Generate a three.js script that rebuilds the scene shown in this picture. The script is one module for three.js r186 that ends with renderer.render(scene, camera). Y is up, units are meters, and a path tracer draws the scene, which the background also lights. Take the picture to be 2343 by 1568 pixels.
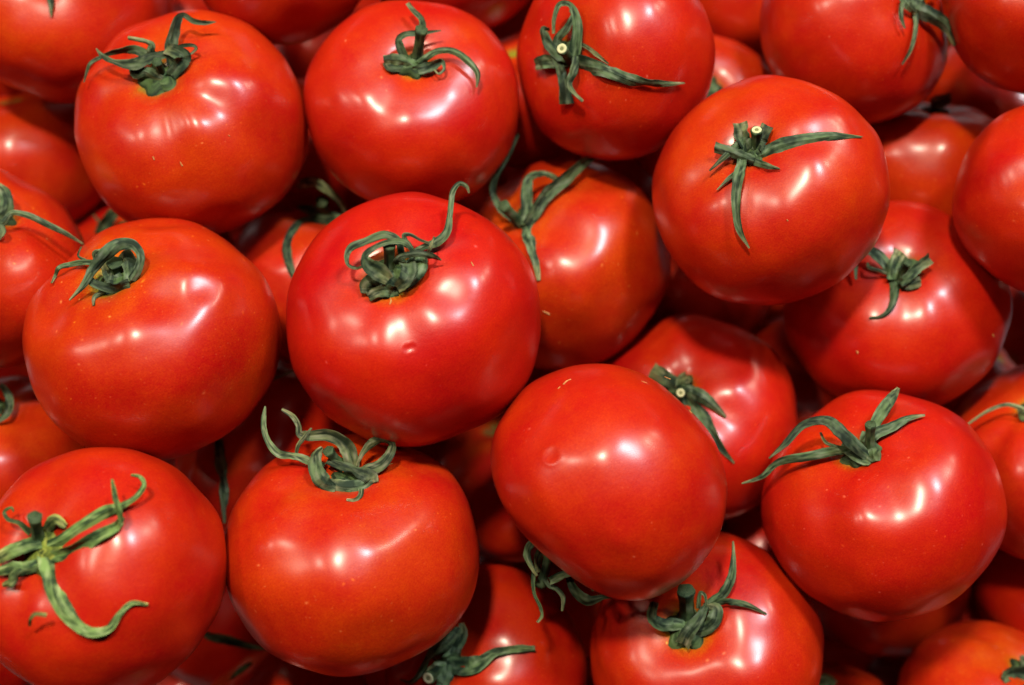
import * as THREE from 'three';
import { ImprovedNoise } from 'three/addons/math/ImprovedNoise.js';
import { RectAreaLightUniformsLib } from 'three/addons/lights/RectAreaLightUniformsLib.js';
import { toCreasedNormals } from 'three/addons/utils/BufferGeometryUtils.js';

// ---------------------------------------------------------------- camera
const scene = new THREE.Scene();
scene.background = new THREE.Color(0x000000);
const PITCH = THREE.MathUtils.degToRad(62);
const FOV = 30, IMG_W = 2342, IMG_H = 1568;            // photo measured on a 2342 x 1568 grid
const FOC = IMG_H / 2 / Math.tan(THREE.MathUtils.degToRad(FOV / 2));
const target = new THREE.Vector3(0, 0.30, 0);
const fwd = new THREE.Vector3(0, -Math.sin(PITCH), -Math.cos(PITCH));
const upV = new THREE.Vector3(0, Math.cos(PITCH), -Math.sin(PITCH));
const rightV = new THREE.Vector3(1, 0, 0);
const camPos = target.clone().addScaledVector(fwd, -0.40);
const camera = new THREE.PerspectiveCamera(FOV, 1024 / 685, 0.02, 20);
camera.position.copy(camPos);
camera.up.set(0, 1, 0);
camera.lookAt(target);
camera.focus = 0.368;
camera.userData.fStop = 5.6;
// directions in the camera's frame -> world
const camDir = (x, y, z) => new THREE.Vector3().addScaledVector(rightV, x).addScaledVector(upV, y).addScaledVector(fwd, -z);
// photo grid point + depth along the optical axis (m) -> world
const at = (px, py, depth) => camPos.clone().add(camDir((px - IMG_W / 2) / FOC, -(py - IMG_H / 2) / FOC, -1).multiplyScalar(depth));

const renderer = new THREE.WebGLRenderer({ antialias: true });
renderer.setSize(1024, 685);
renderer.toneMapping = THREE.LinearToneMapping;
renderer.toneMappingExposure = 0.92;
renderer.shadowMap.enabled = true;
renderer.shadowMap.type = THREE.PCFSoftShadowMap;

// ---------------------------------------------------------------- helpers
let seed = 12345;
const rnd = () => { seed |= 0; seed = seed + 0x6D2B79F5 | 0; let t = Math.imul(seed ^ seed >>> 15, 1 | seed); t = t + Math.imul(t ^ t >>> 7, 61 | t) ^ t; return ((t ^ t >>> 14) >>> 0) / 4294967296; };
const reseed = s => { seed = s * 7919 + 17; };
const PN = new ImprovedNoise();
const noise = (x, y, z) => PN.noise(x, y, z);
const clamp = (x, a, b) => Math.min(b, Math.max(a, x));
const sstep = (a, b, x) => { const t = clamp((x - a) / (b - a), 0, 1); return t * t * (3 - 2 * t); };
const mix = (a, b, t) => a + (b - a) * t;
const used = {};
function numbered(n) { used[n] = (used[n] || 0) + 1; return used[n] === 1 ? n : n + '_' + String(used[n] - 1).padStart(3, '0'); }
function tag(o, label, category, group, kind) { o.userData.label = label; if (category) o.userData.category = category; if (group) o.userData.group = group; if (kind) o.userData.kind = kind; return o; }
function part(name, geo, mat, parent) { const m = new THREE.Mesh(geo, mat); m.name = name; m.castShadow = m.receiveShadow = true; parent.add(m); return m; }
const s2l = c => c <= 0.04045 ? c / 12.92 : Math.pow((c + 0.055) / 1.055, 2.4);
const l2s = c => c <= 0.0031308 ? c * 12.92 : 1.055 * Math.pow(c, 1 / 2.4) - 0.055;

// ---------------------------------------------------------------- lamps above the stall
RectAreaLightUniformsLib.init();
const WARM = new THREE.Color(1.0, 0.86, 0.66), COOL = new THREE.Color(0.86, 0.93, 1.0);
const lampHousing = new THREE.MeshStandardMaterial({ color: 0x1a1a1c, roughness: 0.5, metalness: 0.3, side: THREE.DoubleSide });
const LAMP_H = 1.9;                                     // height of the bulbs above the pile
// unit vectors (camera frame) towards each lamp, read from the highlights on the round fruit
const LAMPS = [
  { d: [-0.80, 0.32, 0.62], I: 2.6, c: WARM, r: 0.075 },
  { d: [-0.56, 0.40, 0.76], I: 3.8, c: WARM, r: 0.075 },
  { d: [-0.13, 0.51, 0.85], I: 11.5, c: WARM, r: 0.08 },
  { d: [0.32, 0.60, 0.74], I: 9.0, c: COOL, r: 0.13 },
  { d: [0.54, 0.66, 0.52], I: 3.2, c: WARM, r: 0.07 },
  { d: [0.62, 0.73, 0.34], I: 2.4, c: WARM, r: 0.07 },
];
function spotLamp(L) {
  const dir = camDir(...L.d).normalize();
  const pos = target.clone().addScaledVector(dir, LAMP_H / dir.y);
  const g = new THREE.Group(); g.name = numbered('spot_lamp'); g.position.copy(pos); scene.add(g);
  g.quaternion.setFromUnitVectors(new THREE.Vector3(0, -1, 0), dir.clone().negate());
  const k = L.r / 0.035;
  const prof = [[0.012, 0.16], [0.03, 0.155], [0.042, 0.13], [0.046, 0.0], [0.05, -0.035], [0.047, -0.035], [0.043, 0.0], [0.038, 0.12], [0.012, 0.148]].map(([x, y]) => new THREE.Vector2(x * k, y * k));
  part('lamp_housing', new THREE.LatheGeometry(prof, 32), lampHousing, g);
  const bulb = part('bulb', new THREE.SphereGeometry(L.r * 0.9, 24, 16), new THREE.MeshStandardMaterial({ color: 0x222222, emissive: L.c, emissiveIntensity: 4 }), g);
  bulb.castShadow = false;
  const s = new THREE.SpotLight(L.c, L.I, 0, 0.5, 0.6, 2);
  s.position.set(0, -L.r * 1.15, 0); s.target.position.set(0, -1, 0); g.add(s); g.add(s.target);
  s.castShadow = true; s.shadow.mapSize.set(2048, 2048); s.shadow.camera.near = 0.1; s.shadow.camera.far = 6; s.shadow.radius = L.r / 0.02; s.shadow.bias = -0.0002;
  const cool = L.c === COOL;
  tag(g, cool ? 'large cool white spot lamp hanging among warm ones over the tomatoes' : 'small warm spot lamp hanging over the heap of tomatoes', 'lamp', 'lamps over the tomato stall');
}
LAMPS.forEach(spotLamp);
// added unseen fill panel: makes the soft sheen on the shoulders of the fruit
{
  const dir = camDir(0.12, 0.62, 0.77).normalize();
  const pos = target.clone().addScaledVector(dir, 2.6 / dir.y);
  const g = new THREE.Group(); g.name = 'added_fill_panel'; g.position.copy(pos); scene.add(g);
  const W = 2.6, D = 2.0;
  part('frame', new THREE.BoxGeometry(W + 0.06, 0.05, D + 0.06), lampHousing, g);
  const diff = part('diffuser', new THREE.BoxGeometry(W, 0.01, D), new THREE.MeshStandardMaterial({ color: 0xcccccc, emissive: new THREE.Color(1, 0.93, 0.86), emissiveIntensity: 0.08 }), g);
  diff.position.y = -0.031;
  const r = new THREE.RectAreaLight(new THREE.Color(1, 0.93, 0.86), 0.4, W, D);
  r.position.y = -0.045; r.rotation.x = -Math.PI / 2; g.add(r);
  tag(g, 'unseen broad fill panel added above the tomato stall for soft sheen', 'ceiling light');
}

// ---------------------------------------------------------------- skins
// colour of the skin is computed on the sphere of directions so that it has no seam and no pinch
function skinTexture(sd, W = 1536, H = 768) {
  reseed(sd);
  const data = new Uint8Array(W * H * 4), o = sd * 13.7;
  for (let j = 0; j < H; j++) {
    const th = (1 - (j + 0.5) / H) * Math.PI, st = Math.sin(th), ct = Math.cos(th);
    for (let i = 0; i < W; i++) {
      const ps = (i + 0.5) / W * Math.PI * 2, x = st * Math.cos(ps), y = ct, z = st * Math.sin(ps);
      const big = noise(x * 1.7 + o, y * 1.7, z * 1.7) * 0.6 + noise(x * 4 + o, y * 3, z * 4 + 9) * 0.35;
      const mid = noise(x * 13 + o, y * 9, z * 13) * 0.5 + noise(x * 30, y * 24 + o, z * 30) * 0.3;
      const fin = noise(x * 95 + o, y * 60, z * 95) * 0.7;
      const grain = rnd() - 0.5;
      const t = clamp(0.42 + big * 0.55 + mid * 0.22 + fin * 0.18, 0, 1);      // 0 crimson .. 1 orange
      let r = mix(0.37, 0.49, t), g = mix(0.0015, 0.030, t), b = mix(0.0036, 0.0015, t);
      const k = 1 + fin * 0.16 + grain * 0.12;
      r *= k; g *= k * (1 + fin * 0.3); b *= k;
      const q = (j * W + i) * 4;
      data[q] = clamp(l2s(r), 0, 1) * 255; data[q + 1] = clamp(l2s(g), 0, 1) * 255; data[q + 2] = clamp(l2s(b), 0, 1) * 255; data[q + 3] = 255;
    }
  }
  // pale flecks and corky pin-points
  for (let n = 0; n < [0, 160, 620, 330, 900][sd]; n++) {
    const v = Math.acos(1 - 2 * rnd()), u = rnd() * Math.PI * 2, s = Math.max(Math.sin(v), 0.12);
    const big = rnd() < 0.05, rad = big ? 1.7 + rnd() * 1.6 : 0.7 + rnd() * 0.9, str = (big ? 0.6 : 0.42) * (0.4 + rnd() * 0.6), lean = (rnd() - 0.5) * 2;
    const warm = rnd() < 0.35;
    const ci = u / (2 * Math.PI) * W, cj = (1 - v / Math.PI) * H, R = Math.ceil(rad * 3 / s);
    for (let dj = -Math.ceil(rad * 3); dj <= rad * 3; dj++) for (let di = -R; di <= R; di++) {
      const i = ((Math.round(ci) + di) % W + W) % W, j = Math.round(cj) + dj; if (j < 0 || j >= H) continue;
      const dx = di * s + dj * lean * 0.6, a = str * Math.exp(-(dx * dx + dj * dj) / (rad * rad));
      if (a < 0.02) continue;
      const q = (j * W + i) * 4;
      const c = warm ? [236, 120, 40] : [238, 150, 120];
      for (let m = 0; m < 3; m++) data[q + m] = mix(data[q + m], c[m], a);
    }
  }
  const t = new THREE.DataTexture(data, W, H); t.colorSpace = THREE.SRGBColorSpace; t.wrapS = THREE.RepeatWrapping;
  t.magFilter = THREE.LinearFilter; t.minFilter = THREE.LinearMipmapLinearFilter; t.generateMipmaps = true; t.needsUpdate = true; return t;
}
function bumpTexture(W = 1536, H = 768) {
  const data = new Uint8Array(W * H * 4);
  for (let j = 0; j < H; j++) {
    const th = (1 - (j + 0.5) / H) * Math.PI, st = Math.sin(th), ct = Math.cos(th);
    for (let i = 0; i < W; i++) {
      const ps = (i + 0.5) / W * Math.PI * 2, x = st * Math.cos(ps), y = ct, z = st * Math.sin(ps);
      const v = 0.5 + noise(x * 26, y * 20, z * 26) * 0.30 + noise(x * 90, y * 70, z * 90) * 0.22 + (Math.sin(x * 311 + y * 177) * Math.sin(z * 287 + y * 119)) * 0.04;
      const q = (j * W + i) * 4; data[q] = data[q + 1] = data[q + 2] = clamp(v, 0, 1) * 255; data[q + 3] = 255;
    }
  }
  const t = new THREE.DataTexture(data, W, H); t.wrapS = THREE.RepeatWrapping; t.magFilter = THREE.LinearFilter; t.minFilter = THREE.LinearMipmapLinearFilter; t.generateMipmaps = true; t.needsUpdate = true; return t;
}
const skinBump = bumpTexture();
const skinMats = [1, 2, 3, 4].map(s => new THREE.MeshPhysicalMaterial({
  map: skinTexture(s), bumpMap: skinBump, bumpScale: 0.00006, vertexColors: true, roughness: 0.38, specularIntensity: 0.42, ior: 1.42,
  clearcoat: 0.54, clearcoatRoughness: 0.24,
}));
// sepals: dusty green with dark lengthwise veins
function sepalTexture(sd) {
  const W = 128, H = 512, data = new Uint8Array(W * H * 4); reseed(sd + 40);
  for (let j = 0; j < H; j++) for (let i = 0; i < W; i++) {
    const u = i / W, v = j / H;
    const vein = noise(u * 3.4 + sd * 5, v * 2.6, sd) * 0.75 + noise(u * 12, v * 3, sd + 3) * 0.28;
    const blot = noise(u * 1.6 + 7, v * 6, sd * 3.3) * 0.8 + noise(u * 5, v * 20, sd) * 0.5;
    const grain = (rnd() - 0.5) * 0.30;
    const t = clamp(0.46 + vein * 0.9 + blot * 0.95 + grain, 0, 1), dust = clamp(noise(u * 4 + 3, v * 11, sd + 20) * 1.6 + 0.1, 0, 1) * t;
    const c = [mix(mix(0.007, 0.080, t), 0.165, dust * 0.7), mix(mix(0.018, 0.130, t), 0.205, dust * 0.7), mix(mix(0.008, 0.052, t), 0.135, dust * 0.7)];
    const q = (j * W + i) * 4; for (let m = 0; m < 3; m++) data[q + m] = clamp(l2s(c[m]), 0, 1) * 255; data[q + 3] = 255;
  }
  const t = new THREE.DataTexture(data, W, H); t.colorSpace = THREE.SRGBColorSpace; t.wrapS = t.wrapT = THREE.RepeatWrapping; t.magFilter = THREE.LinearFilter; t.minFilter = THREE.LinearMipmapLinearFilter; t.generateMipmaps = true; t.needsUpdate = true; return t;
}
const sepalMats = [1, 2, 3].map(s => { const t = sepalTexture(s); return new THREE.MeshPhysicalMaterial({ map: t, bumpMap: t, bumpScale: 0.00008, vertexColors: true, roughness: 0.72, specularIntensity: 0.5, side: THREE.DoubleSide }); });
const cutMat = new THREE.MeshStandardMaterial({ color: new THREE.Color().setRGB(0.50, 0.50, 0.27), roughness: 0.8 });
const pithMat = new THREE.MeshStandardMaterial({ color: new THREE.Color().setRGB(0.16, 0.17, 0.07), roughness: 0.9 });
const scarMat = new THREE.MeshStandardMaterial({ color: new THREE.Color().setRGB(0.46, 0.22, 0.06), roughness: 0.6 });

// ---------------------------------------------------------------- one fruit
const GROUP = 'ripe tomatoes heaped on the stall', LOW = 'half hidden tomatoes of the lower layer', RIM = 'tomatoes continuing the heap all round';
const bodyOf = {}, infoOf = {};
function fruitGeometry(f, NU, NV) {
  const { R, H, sd } = f; reseed(sd * 31 + 5);
  const n = f.lobes || 5 + Math.floor(rnd() * 3), ph = rnd() * 6.28, amp = f.amp ?? (0.008 + rnd() * 0.014), gr = f.groove ?? (0.012 + rnd() * 0.02);
  const dip = f.dip ?? (0.14 + rnd() * 0.04), dipW = f.dipW ?? (0.50 + rnd() * 0.08), pit = f.pit ?? 0.07, base = f.baseDip ?? 0.03, sq = f.sq ?? 0.90, o = sd * 3.17;
  const pos = [], uv = [], col = [], idx = [];
  const warm = f.hue ?? (rnd() - 0.5);
  for (let j = 0; j <= NV; j++) {
    // finer rings near the stem
    const s = j / NV, phi = Math.PI * (0.82 * s + 0.18 * s * s);
    for (let i = 0; i <= NU; i++) {
      const psi = (i % NU) / NU * Math.PI * 2;
      const sp = Math.sin(phi), cp = Math.cos(phi);
      let rho = Math.pow(Math.max(sp, 0), sq), h = Math.sign(cp) * Math.pow(Math.abs(cp), 0.93) * (cp > 0 ? H : f.HB ?? H);
      const lob = Math.cos(n * psi + ph + 0.9 * Math.sin(psi * 2 + ph)) * 0.7 + Math.cos((n + 2) * psi + ph * 2.1) * 0.3;
      const top = sstep(-0.3, 0.7, cp);
      const shoulder = Math.exp(-Math.pow((rho - 0.58) / 0.24, 2)) * top;
      const ax = Math.sin(phi) * Math.cos(psi), az = Math.sin(phi) * Math.sin(psi);
      const low = noise(ax * 1.3 + o, cp * 1.3, az * 1.3) * 0.038 + noise(ax * 3.1 + o, cp * 2.6, az * 3.1 + 4) * 0.017;
      rho *= 1 + amp * lob * (0.35 + 0.65 * top) + low;
      h *= 1 + low * 0.6;
      if (cp > 0) h -= dip * Math.exp(-Math.pow(rho / dipW, 2)) + pit * Math.exp(-Math.pow(rho / 0.17, 2));
      else h += base * Math.exp(-Math.pow(rho / 0.3, 2));
      h -= gr * (0.5 - 0.5 * lob) * shoulder;
      h += noise(ax * 4 + o, 3, az * 4) * 0.006 * Math.exp(-Math.pow((rho - 0.45) / 0.2, 2)) * top;
      const v = new THREE.Vector3(rho * Math.cos(psi), h, rho * Math.sin(psi));
      if (f.dents) for (const d of f.dents) {
        const ang = v.clone().normalize().angleTo(d.dir), t = ang / d.a;
        if (t < 3) v.addScaledVector(d.dir, -d.k * Math.exp(-t * t) + (d.rim || 0) * Math.exp(-Math.pow((t - 1.5) / 0.45, 2)));
      }
      pos.push(v.x * R, v.y * R, v.z * R);
      uv.push(i / NU, 1 - phi / Math.PI);
      // pigment: unripe yellow to green round the stem scar, orange shoulder patches of irregular outline
      const blotch = noise(ax * 2.3 + o, cp * 2.3 + 5, az * 2.3) + 0.5 * noise(ax * 7 + o, cp * 7, az * 7);
      let tr = 1, tg = Math.max(0.2, 1 + 0.75 * warm), tb = 1 - 0.15 * warm;
      const or = clamp((cp > 0 ? 1 - rho / 0.62 : 0) + blotch * 0.9, 0, 1) * (f.orange ?? 0.8);
      tg *= mix(1, 2.1, or); tr *= mix(1, 1.05, or);
      const rw = f.ring ?? 0.14, edge = rho + 0.03 * noise(psi * 1.5, o, 2) + 0.015 * noise(ax * 40, az * 40, o);
      const gk = cp > 0 ? 1 - sstep(rw * 0.72, rw, edge) : 0, yk = cp > 0 ? 1 - sstep(rw * 0.9, rw * 1.5, edge) : 0;
      tg = mix(tg, 5.5, yk * 0.75); tr = mix(tr, 0.95, yk);
      tr = mix(tr, 0.50, gk); tg = mix(tg, 13, gk); tb = mix(tb, 6, gk);
      col.push(tr, tg, tb);
    }
  }
  for (let j = 0; j < NV; j++) for (let i = 0; i < NU; i++) {
    const a = j * (NU + 1) + i, b = a + 1, c = a + NU + 1, d = c + 1;
    if (j > 0) idx.push(a, b, d);
    if (j < NV - 1) idx.push(a, d, c);
  }
  const g = new THREE.BufferGeometry();
  g.setAttribute('position', new THREE.Float32BufferAttribute(pos, 3)); g.setAttribute('uv', new THREE.Float32BufferAttribute(uv, 2)); g.setAttribute('color', new THREE.Float32BufferAttribute(col, 3));
  g.setIndex(idx); g.computeVertexNormals();
  // one normal across the seam
  const nm = g.attributes.normal;
  for (let j = 0; j <= NV; j++) { const a = j * (NU + 1), b = a + NU; const x = nm.getX(a) + nm.getX(b), y = nm.getY(a) + nm.getY(b), z = nm.getZ(a) + nm.getZ(b), l = Math.hypot(x, y, z) || 1; nm.setXYZ(a, x / l, y / l, z / l); nm.setXYZ(b, x / l, y / l, z / l); }
  for (const row of [0, NV]) for (let i = 0; i <= NU; i++) nm.setXYZ(row * (NU + 1) + i, 0, row ? -1 : 1, 0);
  return g;
}

// ---------------------------------------------------------------- the fruit, one row each: key, photo grid x y, depth mm, radius mm, height ratio, stem axis (camera frame)
const FRUIT = {
 A1: { px: 441, py: 286, z: 413.0, R: 37.0, H: 0.86, axis: [-0.186, 0.402, 0.896], lobes: 6, amp: 0.018, groove: 0.034, hue: 0.5, ring: 0.20, roll: 0.4 },
 A2: { px: 945, py: 240, z: 415.7, R: 34.4, H: 0.86, axis: [0.064, 0.363, 0.929], lobes: 5, amp: 0.006, groove: 0.012, hue: -0.1, ring: 0.13 },
 A3: { px: 1406, py: 136, z: 411.4, R: 32.5, H: 0.88, axis: [-0.715, -0.072, 0.695], lobes: 4, amp: 0.012, groove: 0.02, hue: -0.2 },
 A4: { px: 1757, py: 437, z: 391.4, R: 35.3, H: 0.86, axis: [-0.367, 0.368, 0.855], lobes: 5, amp: 0.010, groove: 0.03, hue: 0.3 },
 A5: { px: 1286, py: 604, z: 437.0, R: 36.3, H: 0.90, axis: [-0.493, 0.558, 0.667], lobes: 5, amp: 0.012, groove: 0.03, hue: 0.9, orange: 1 },
 A6: { px: 945, py: 732, z: 385.0, R: 38.2, H: 0.90, axis: [-0.154, 0.419, 0.895], lobes: 6, amp: 0.010, groove: 0.012, hue: -0.55, ring: 0.19, roll: 1.0, dentsAt: [[930, 802, 0.026, 0.005, 0.001], [942, 799, 0.026, 0.005, 0.001], [1062, 560, 0.11, 0.012, 0]] },
 A7: { px: 352, py: 773, z: 387.6, R: 37.9, H: 0.88, axis: [-0.260, 0.647, 0.717], lobes: 4, amp: 0.026, groove: 0.05, hue: 0.6, ring: 0.22, roll: 0.3, pit: 0.11, dentsAt: [[462, 660, 0.10, 0.014, 0.002], [372, 500, 0.17, 0.05, 0]] },
 A8: { px: 232, py: 1307, z: 361.1, R: 34.9, H: 0.90, axis: [-0.355, 0.341, 0.870], lobes: 5, amp: 0.006, groove: 0.02, hue: 0.0 },
 A9: { px: 805, py: 1268, z: 385.0, R: 38.2, H: 0.90, axis: [0.007, 0.864, 0.504], HB: 0.80, lobes: 6, amp: 0.010, groove: 0.022, hue: 0.5, orange: 1, roll: 0.7 },
 A10: { px: 1378, py: 1114, z: 379.2, R: 36.7, H: 0.78, axis: [-0.645, -0.755, -0.090], HB: 0.95, lobes: 2, amp: 0.012, groove: 0.03, hue: 0.0, pit: 0.10, dip: 0.10, dentsAt: [[1267, 1044, 0.050, 0.007, 0.003]] },
 A11: { px: 2016, py: 1154, z: 393.3, R: 35.9, H: 0.88, axis: [-0.466, 0.660, 0.590], HB: 0.84, lobes: 4, amp: 0.014, groove: 0.04, hue: -0.3, roll: 1.2, dentsAt: [[2085, 1000, 0.2, 0.02, 0]] },
 A12: { px: 2045, py: 703, z: 430.2, R: 36.2, H: 0.88, axis: [-0.151, 0.491, 0.858], roll: 2.9, lobes: 5, amp: 0.010, groove: 0.03, hue: -0.3 },
 A13: { px: 1583, py: 959, z: 436.8, R: 35.5, H: 0.88, axis: [-0.271, 0.454, 0.849], lobes: 5, amp: 0.018, groove: 0.045, hue: -0.3 },
 A14: { px: 1614, py: 1483, z: 406.7, R: 36.7, H: 0.88, axis: [-0.350, 0.429, 0.833], lobes: 4, amp: 0.012, groove: 0.02, hue: 0.1, ring: 0.19 },
 A15: { px: 1957, py: 65, z: 431.5, R: 32.7, H: 0.90, axis: [0.681, 0.243, 0.690], hue: -0.1 },
 A16: { px: 2411, py: -15, z: 403.5, R: 33.1, H: 0.88, axis: [-0.195, 0.464, 0.864] },
 A17: { px: 2432, py: 450, z: 393.9, R: 31.9, H: 0.88, axis: [-0.141, 0.514, 0.846], hue: 0 },
 A18: { px: 2405, py: 1051, z: 428.3, R: 34.8, H: 0.88, axis: [-0.459, 0.740, 0.492], hue: 0.1 },
 A19: { px: 2276, py: 1633, z: 432.1, R: 32.0, H: 0.88, axis: [0.212, 0.813, 0.543], hue: 0.6 },
 A20: { px: 146, py: -9, z: 433.6, R: 35.6, H: 0.86, axis: [0.066, 0.044, 0.997], hue: 0.1 },
 A21: { px: 640, py: -113, z: 426.8, R: 31.5, H: 0.86, axis: [0.103, 0.581, 0.807], hue: 0.2 },
 A22: { px: 1039, py: -133, z: 451.2, R: 32.8, H: 0.86, axis: [0.020, 0.414, 0.910] },
 A23: { px: -48, py: 610, z: 410.2, R: 33.6, H: 0.88, axis: [0.522, 0.643, 0.561], hue: 0.2 },
 A24: { px: -9, py: 1062, z: 430.0, R: 33.1, H: 0.88, axis: [0.138, 0.874, 0.465], hue: 0.6 },
 A25: { px: 61, py: 366, z: 472.0, R: 30.7, H: 0.90, axis: [-0.117, 0.894, 0.432], hue: 0.4 },
 A26: { px: 338, py: 649, z: 473.0, R: 35.2, H: 0.90, axis: [-0.178, 0.722, 0.669] },
 A27: { px: 726, py: 651, z: 445.0, R: 31.7, H: 0.88, axis: [0.157, 0.951, 0.266], hue: 0.4 },
 A28: { px: 608, py: 1052, z: 443.0, R: 32.1, H: 0.90, axis: [-0.585, 0.642, 0.496], hue: 0.3 },
 A29: { px: 1185, py: 1091, z: 455.6, R: 30.8, H: 0.90, axis: [-0.386, 0.823, 0.416] },
 A30: { px: 1108, py: 1533, z: 424.0, R: 33.8, H: 0.88, axis: [-0.515, 0.372, 0.772], hue: 0.2 },
 A31: { px: 641, py: 1656, z: 437.8, R: 32.3, H: 0.88, axis: [-0.555, 0.824, 0.113], hue: 0.3 },
 A32: { px: 2016, py: 1308, z: 471.7, R: 31.6, H: 0.90, axis: [0.040, 0.913, 0.407] },
 A33: { px: 1869, py: 1693, z: 454.3, R: 31.1, H: 0.90, axis: [-0.035, 0.985, 0.170] },
 A34: { px: 2417, py: 1316, z: 461.1, R: 29.9, H: 0.90, axis: [-0.157, 0.937, 0.313] },
 A35: { px: 1606, py: 263, z: 461.0, R: 28.7, H: 0.90, axis: [-0.015, 0.304, 0.953], hue: 0.4 },
 A36: { px: 1726, py: -22, z: 480.5, R: 26.3, H: 0.90, axis: [-0.336, 0.489, 0.805] },
 A37: { px: 2118, py: 386, z: 457.5, R: 29.4, H: 0.90, axis: [0.042, 0.918, 0.395], hue: 0.6 },
 A38: { px: 2311, py: 236, z: 495.1, R: 32.1, H: 0.90, axis: [-0.104, 0.586, 0.803] },
 A39: { px: 1216, py: 224, z: 463.5, R: 26.9, H: 0.90, axis: [-0.292, 0.749, 0.595] },
 A40: { px: 1582, py: 637, z: 487.5, R: 31.7, H: 0.90, axis: [-0.014, 0.764, 0.645] },
 A41: { px: 1843, py: 902, z: 478.5, R: 30.7, H: 0.90, axis: [-0.027, 0.646, 0.763] },
 A42: { px: 689, py: 347, z: 481.8, R: 29.6, H: 0.90, axis: [0.104, 0.659, 0.745] },
 A43: { px: 2230, py: 1448, z: 509.2, R: 31.3, H: 0.90, axis: [-0.311, 0.949, -0.060] },
 A44: { px: 419, py: 60, z: 487.3, R: 30.0, H: 0.90, axis: [0.064, 0.491, 0.869] },
 A45: { px: 1242, py: 1348, z: 485.1, R: 30.7, H: 0.90, axis: [-0.017, 0.794, 0.608] },
 A46: { px: 512, py: 1393, z: 482.3, R: 30.5, H: 0.90, axis: [-0.005, 0.863, 0.505] },
 A47: { px: 335, py: 1081, z: 488.3, R: 31.7, H: 0.90, axis: [0.009, 0.656, 0.755] },
 A48: { px: 1339, py: 390, z: 506.5, R: 31.2, H: 0.90, axis: [-0.269, 0.501, 0.823] },
 A49: { px: 2043, py: 1708, z: 532.0, R: 33.3, H: 0.92, axis: [0.370, 0.761, 0.532] },
 A50: { px: -96, py: 1451, z: 455.0, R: 33.2, H: 0.92, axis: [0.723, 0.285, 0.630] },
 A51: { px: 449, py: 1353, z: 538.0, R: 32.0, H: 0.92, axis: [-0.529, 0.334, 0.780] },
 A52: { px: 832, py: 1438, z: 516.0, R: 32.1, H: 0.92, axis: [-0.156, 0.636, 0.756] },
 A53: { px: 1135, py: 1420, z: 550.0, R: 32.6, H: 0.92, axis: [0.103, 0.448, 0.888] },
 A54: { px: 1857, py: 1382, z: 528.0, R: 32.5, H: 0.92, axis: [0.091, 0.506, 0.858] },
 A55: { px: 2155, py: 1390, z: 569.0, R: 30.3, H: 0.92, axis: [0.820, 0.344, 0.458] },
 A56: { px: 1004, py: 1128, z: 524.0, R: 31.7, H: 0.92, axis: [0.718, 0.611, 0.333] },
 A57: { px: 1682, py: 1088, z: 549.0, R: 31.1, H: 0.92, axis: [-0.476, 0.731, 0.489] },
 A58: { px: 57, py: 811, z: 498.0, R: 30.3, H: 0.92, axis: [0.460, 0.213, 0.862] },
 A59: { px: 483, py: 789, z: 589.0, R: 33.9, H: 0.92, axis: [0.358, 0.650, 0.670] },
 A60: { px: 782, py: 756, z: 515.0, R: 33.3, H: 0.92, axis: [0.263, 0.489, 0.832] },
 A61: { px: 1170, py: 784, z: 497.0, R: 33.3, H: 0.92, axis: [-0.017, 0.774, 0.633] },
 A62: { px: 1495, py: 790, z: 547.0, R: 31.5, H: 0.92, axis: [-0.103, 0.576, 0.811] },
 A63: { px: 1890, py: 767, z: 531.0, R: 31.5, H: 0.92, axis: [-0.096, 0.462, 0.882] },
 A64: { px: 2225, py: 801, z: 542.0, R: 33.7, H: 0.92, axis: [0.286, -0.248, 0.926] },
 A65: { px: 290, py: 443, z: 537.0, R: 33.9, H: 0.92, axis: [0.663, 0.541, 0.518] },
 A66: { px: 647, py: 503, z: 546.0, R: 32.5, H: 0.92, axis: [0.232, 0.799, 0.555] },
 A67: { px: 1017, py: 462, z: 533.0, R: 34.0, H: 0.92, axis: [-0.393, 0.834, 0.387] },
 A68: { px: 1367, py: 477, z: 565.0, R: 30.1, H: 0.92, axis: [-0.496, 0.677, 0.543] },
 A69: { px: -4, py: 94, z: 487.0, R: 32.0, H: 0.92, axis: [0.149, 0.848, 0.508] },
 A70: { px: 470, py: 175, z: 561.0, R: 32.9, H: 0.92, axis: [0.012, 0.292, 0.956] },
 A71: { px: 807, py: 151, z: 525.0, R: 33.5, H: 0.92, axis: [0.273, -0.210, 0.939] },
 A72: { px: 1139, py: 192, z: 557.0, R: 30.9, H: 0.92, axis: [-0.117, 0.611, 0.783] },
 A73: { px: 1941, py: 142, z: 513.0, R: 33.2, H: 0.92, axis: [0.706, 0.465, 0.535] },
 A74: { px: 2198, py: 186, z: 554.0, R: 32.0, H: 0.92, axis: [-0.292, 0.510, 0.809] },
 A75: { px: 219, py: 1498, z: 589.0, R: 33.7, H: 0.92, axis: [-0.492, 0.514, 0.703] },
 A76: { px: 1844, py: 1478, z: 584.0, R: 32.7, H: 0.92, axis: [0.436, 0.295, 0.850] },
 A77: { px: 1202, py: 912, z: 583.0, R: 33.7, H: 0.92, axis: [-0.156, 0.260, 0.953] },
 A78: { px: 2280, py: 638, z: 588.0, R: 30.4, H: 0.92, axis: [-0.087, 0.733, 0.674] },
 A79: { px: 1352, py: 81, z: 591.0, R: 32.7, H: 0.92, axis: [-0.639, 0.448, 0.625] },
 A80: { px: 1281, py: 1601, z: 506.0, R: 24.0, H: 0.92, axis: [0.054, 0.810, 0.583] },
 A81: { px: 2067, py: 1506, z: 618.0, R: 32.0, H: 0.92, axis: [0.502, 0.594, 0.628] },
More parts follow.
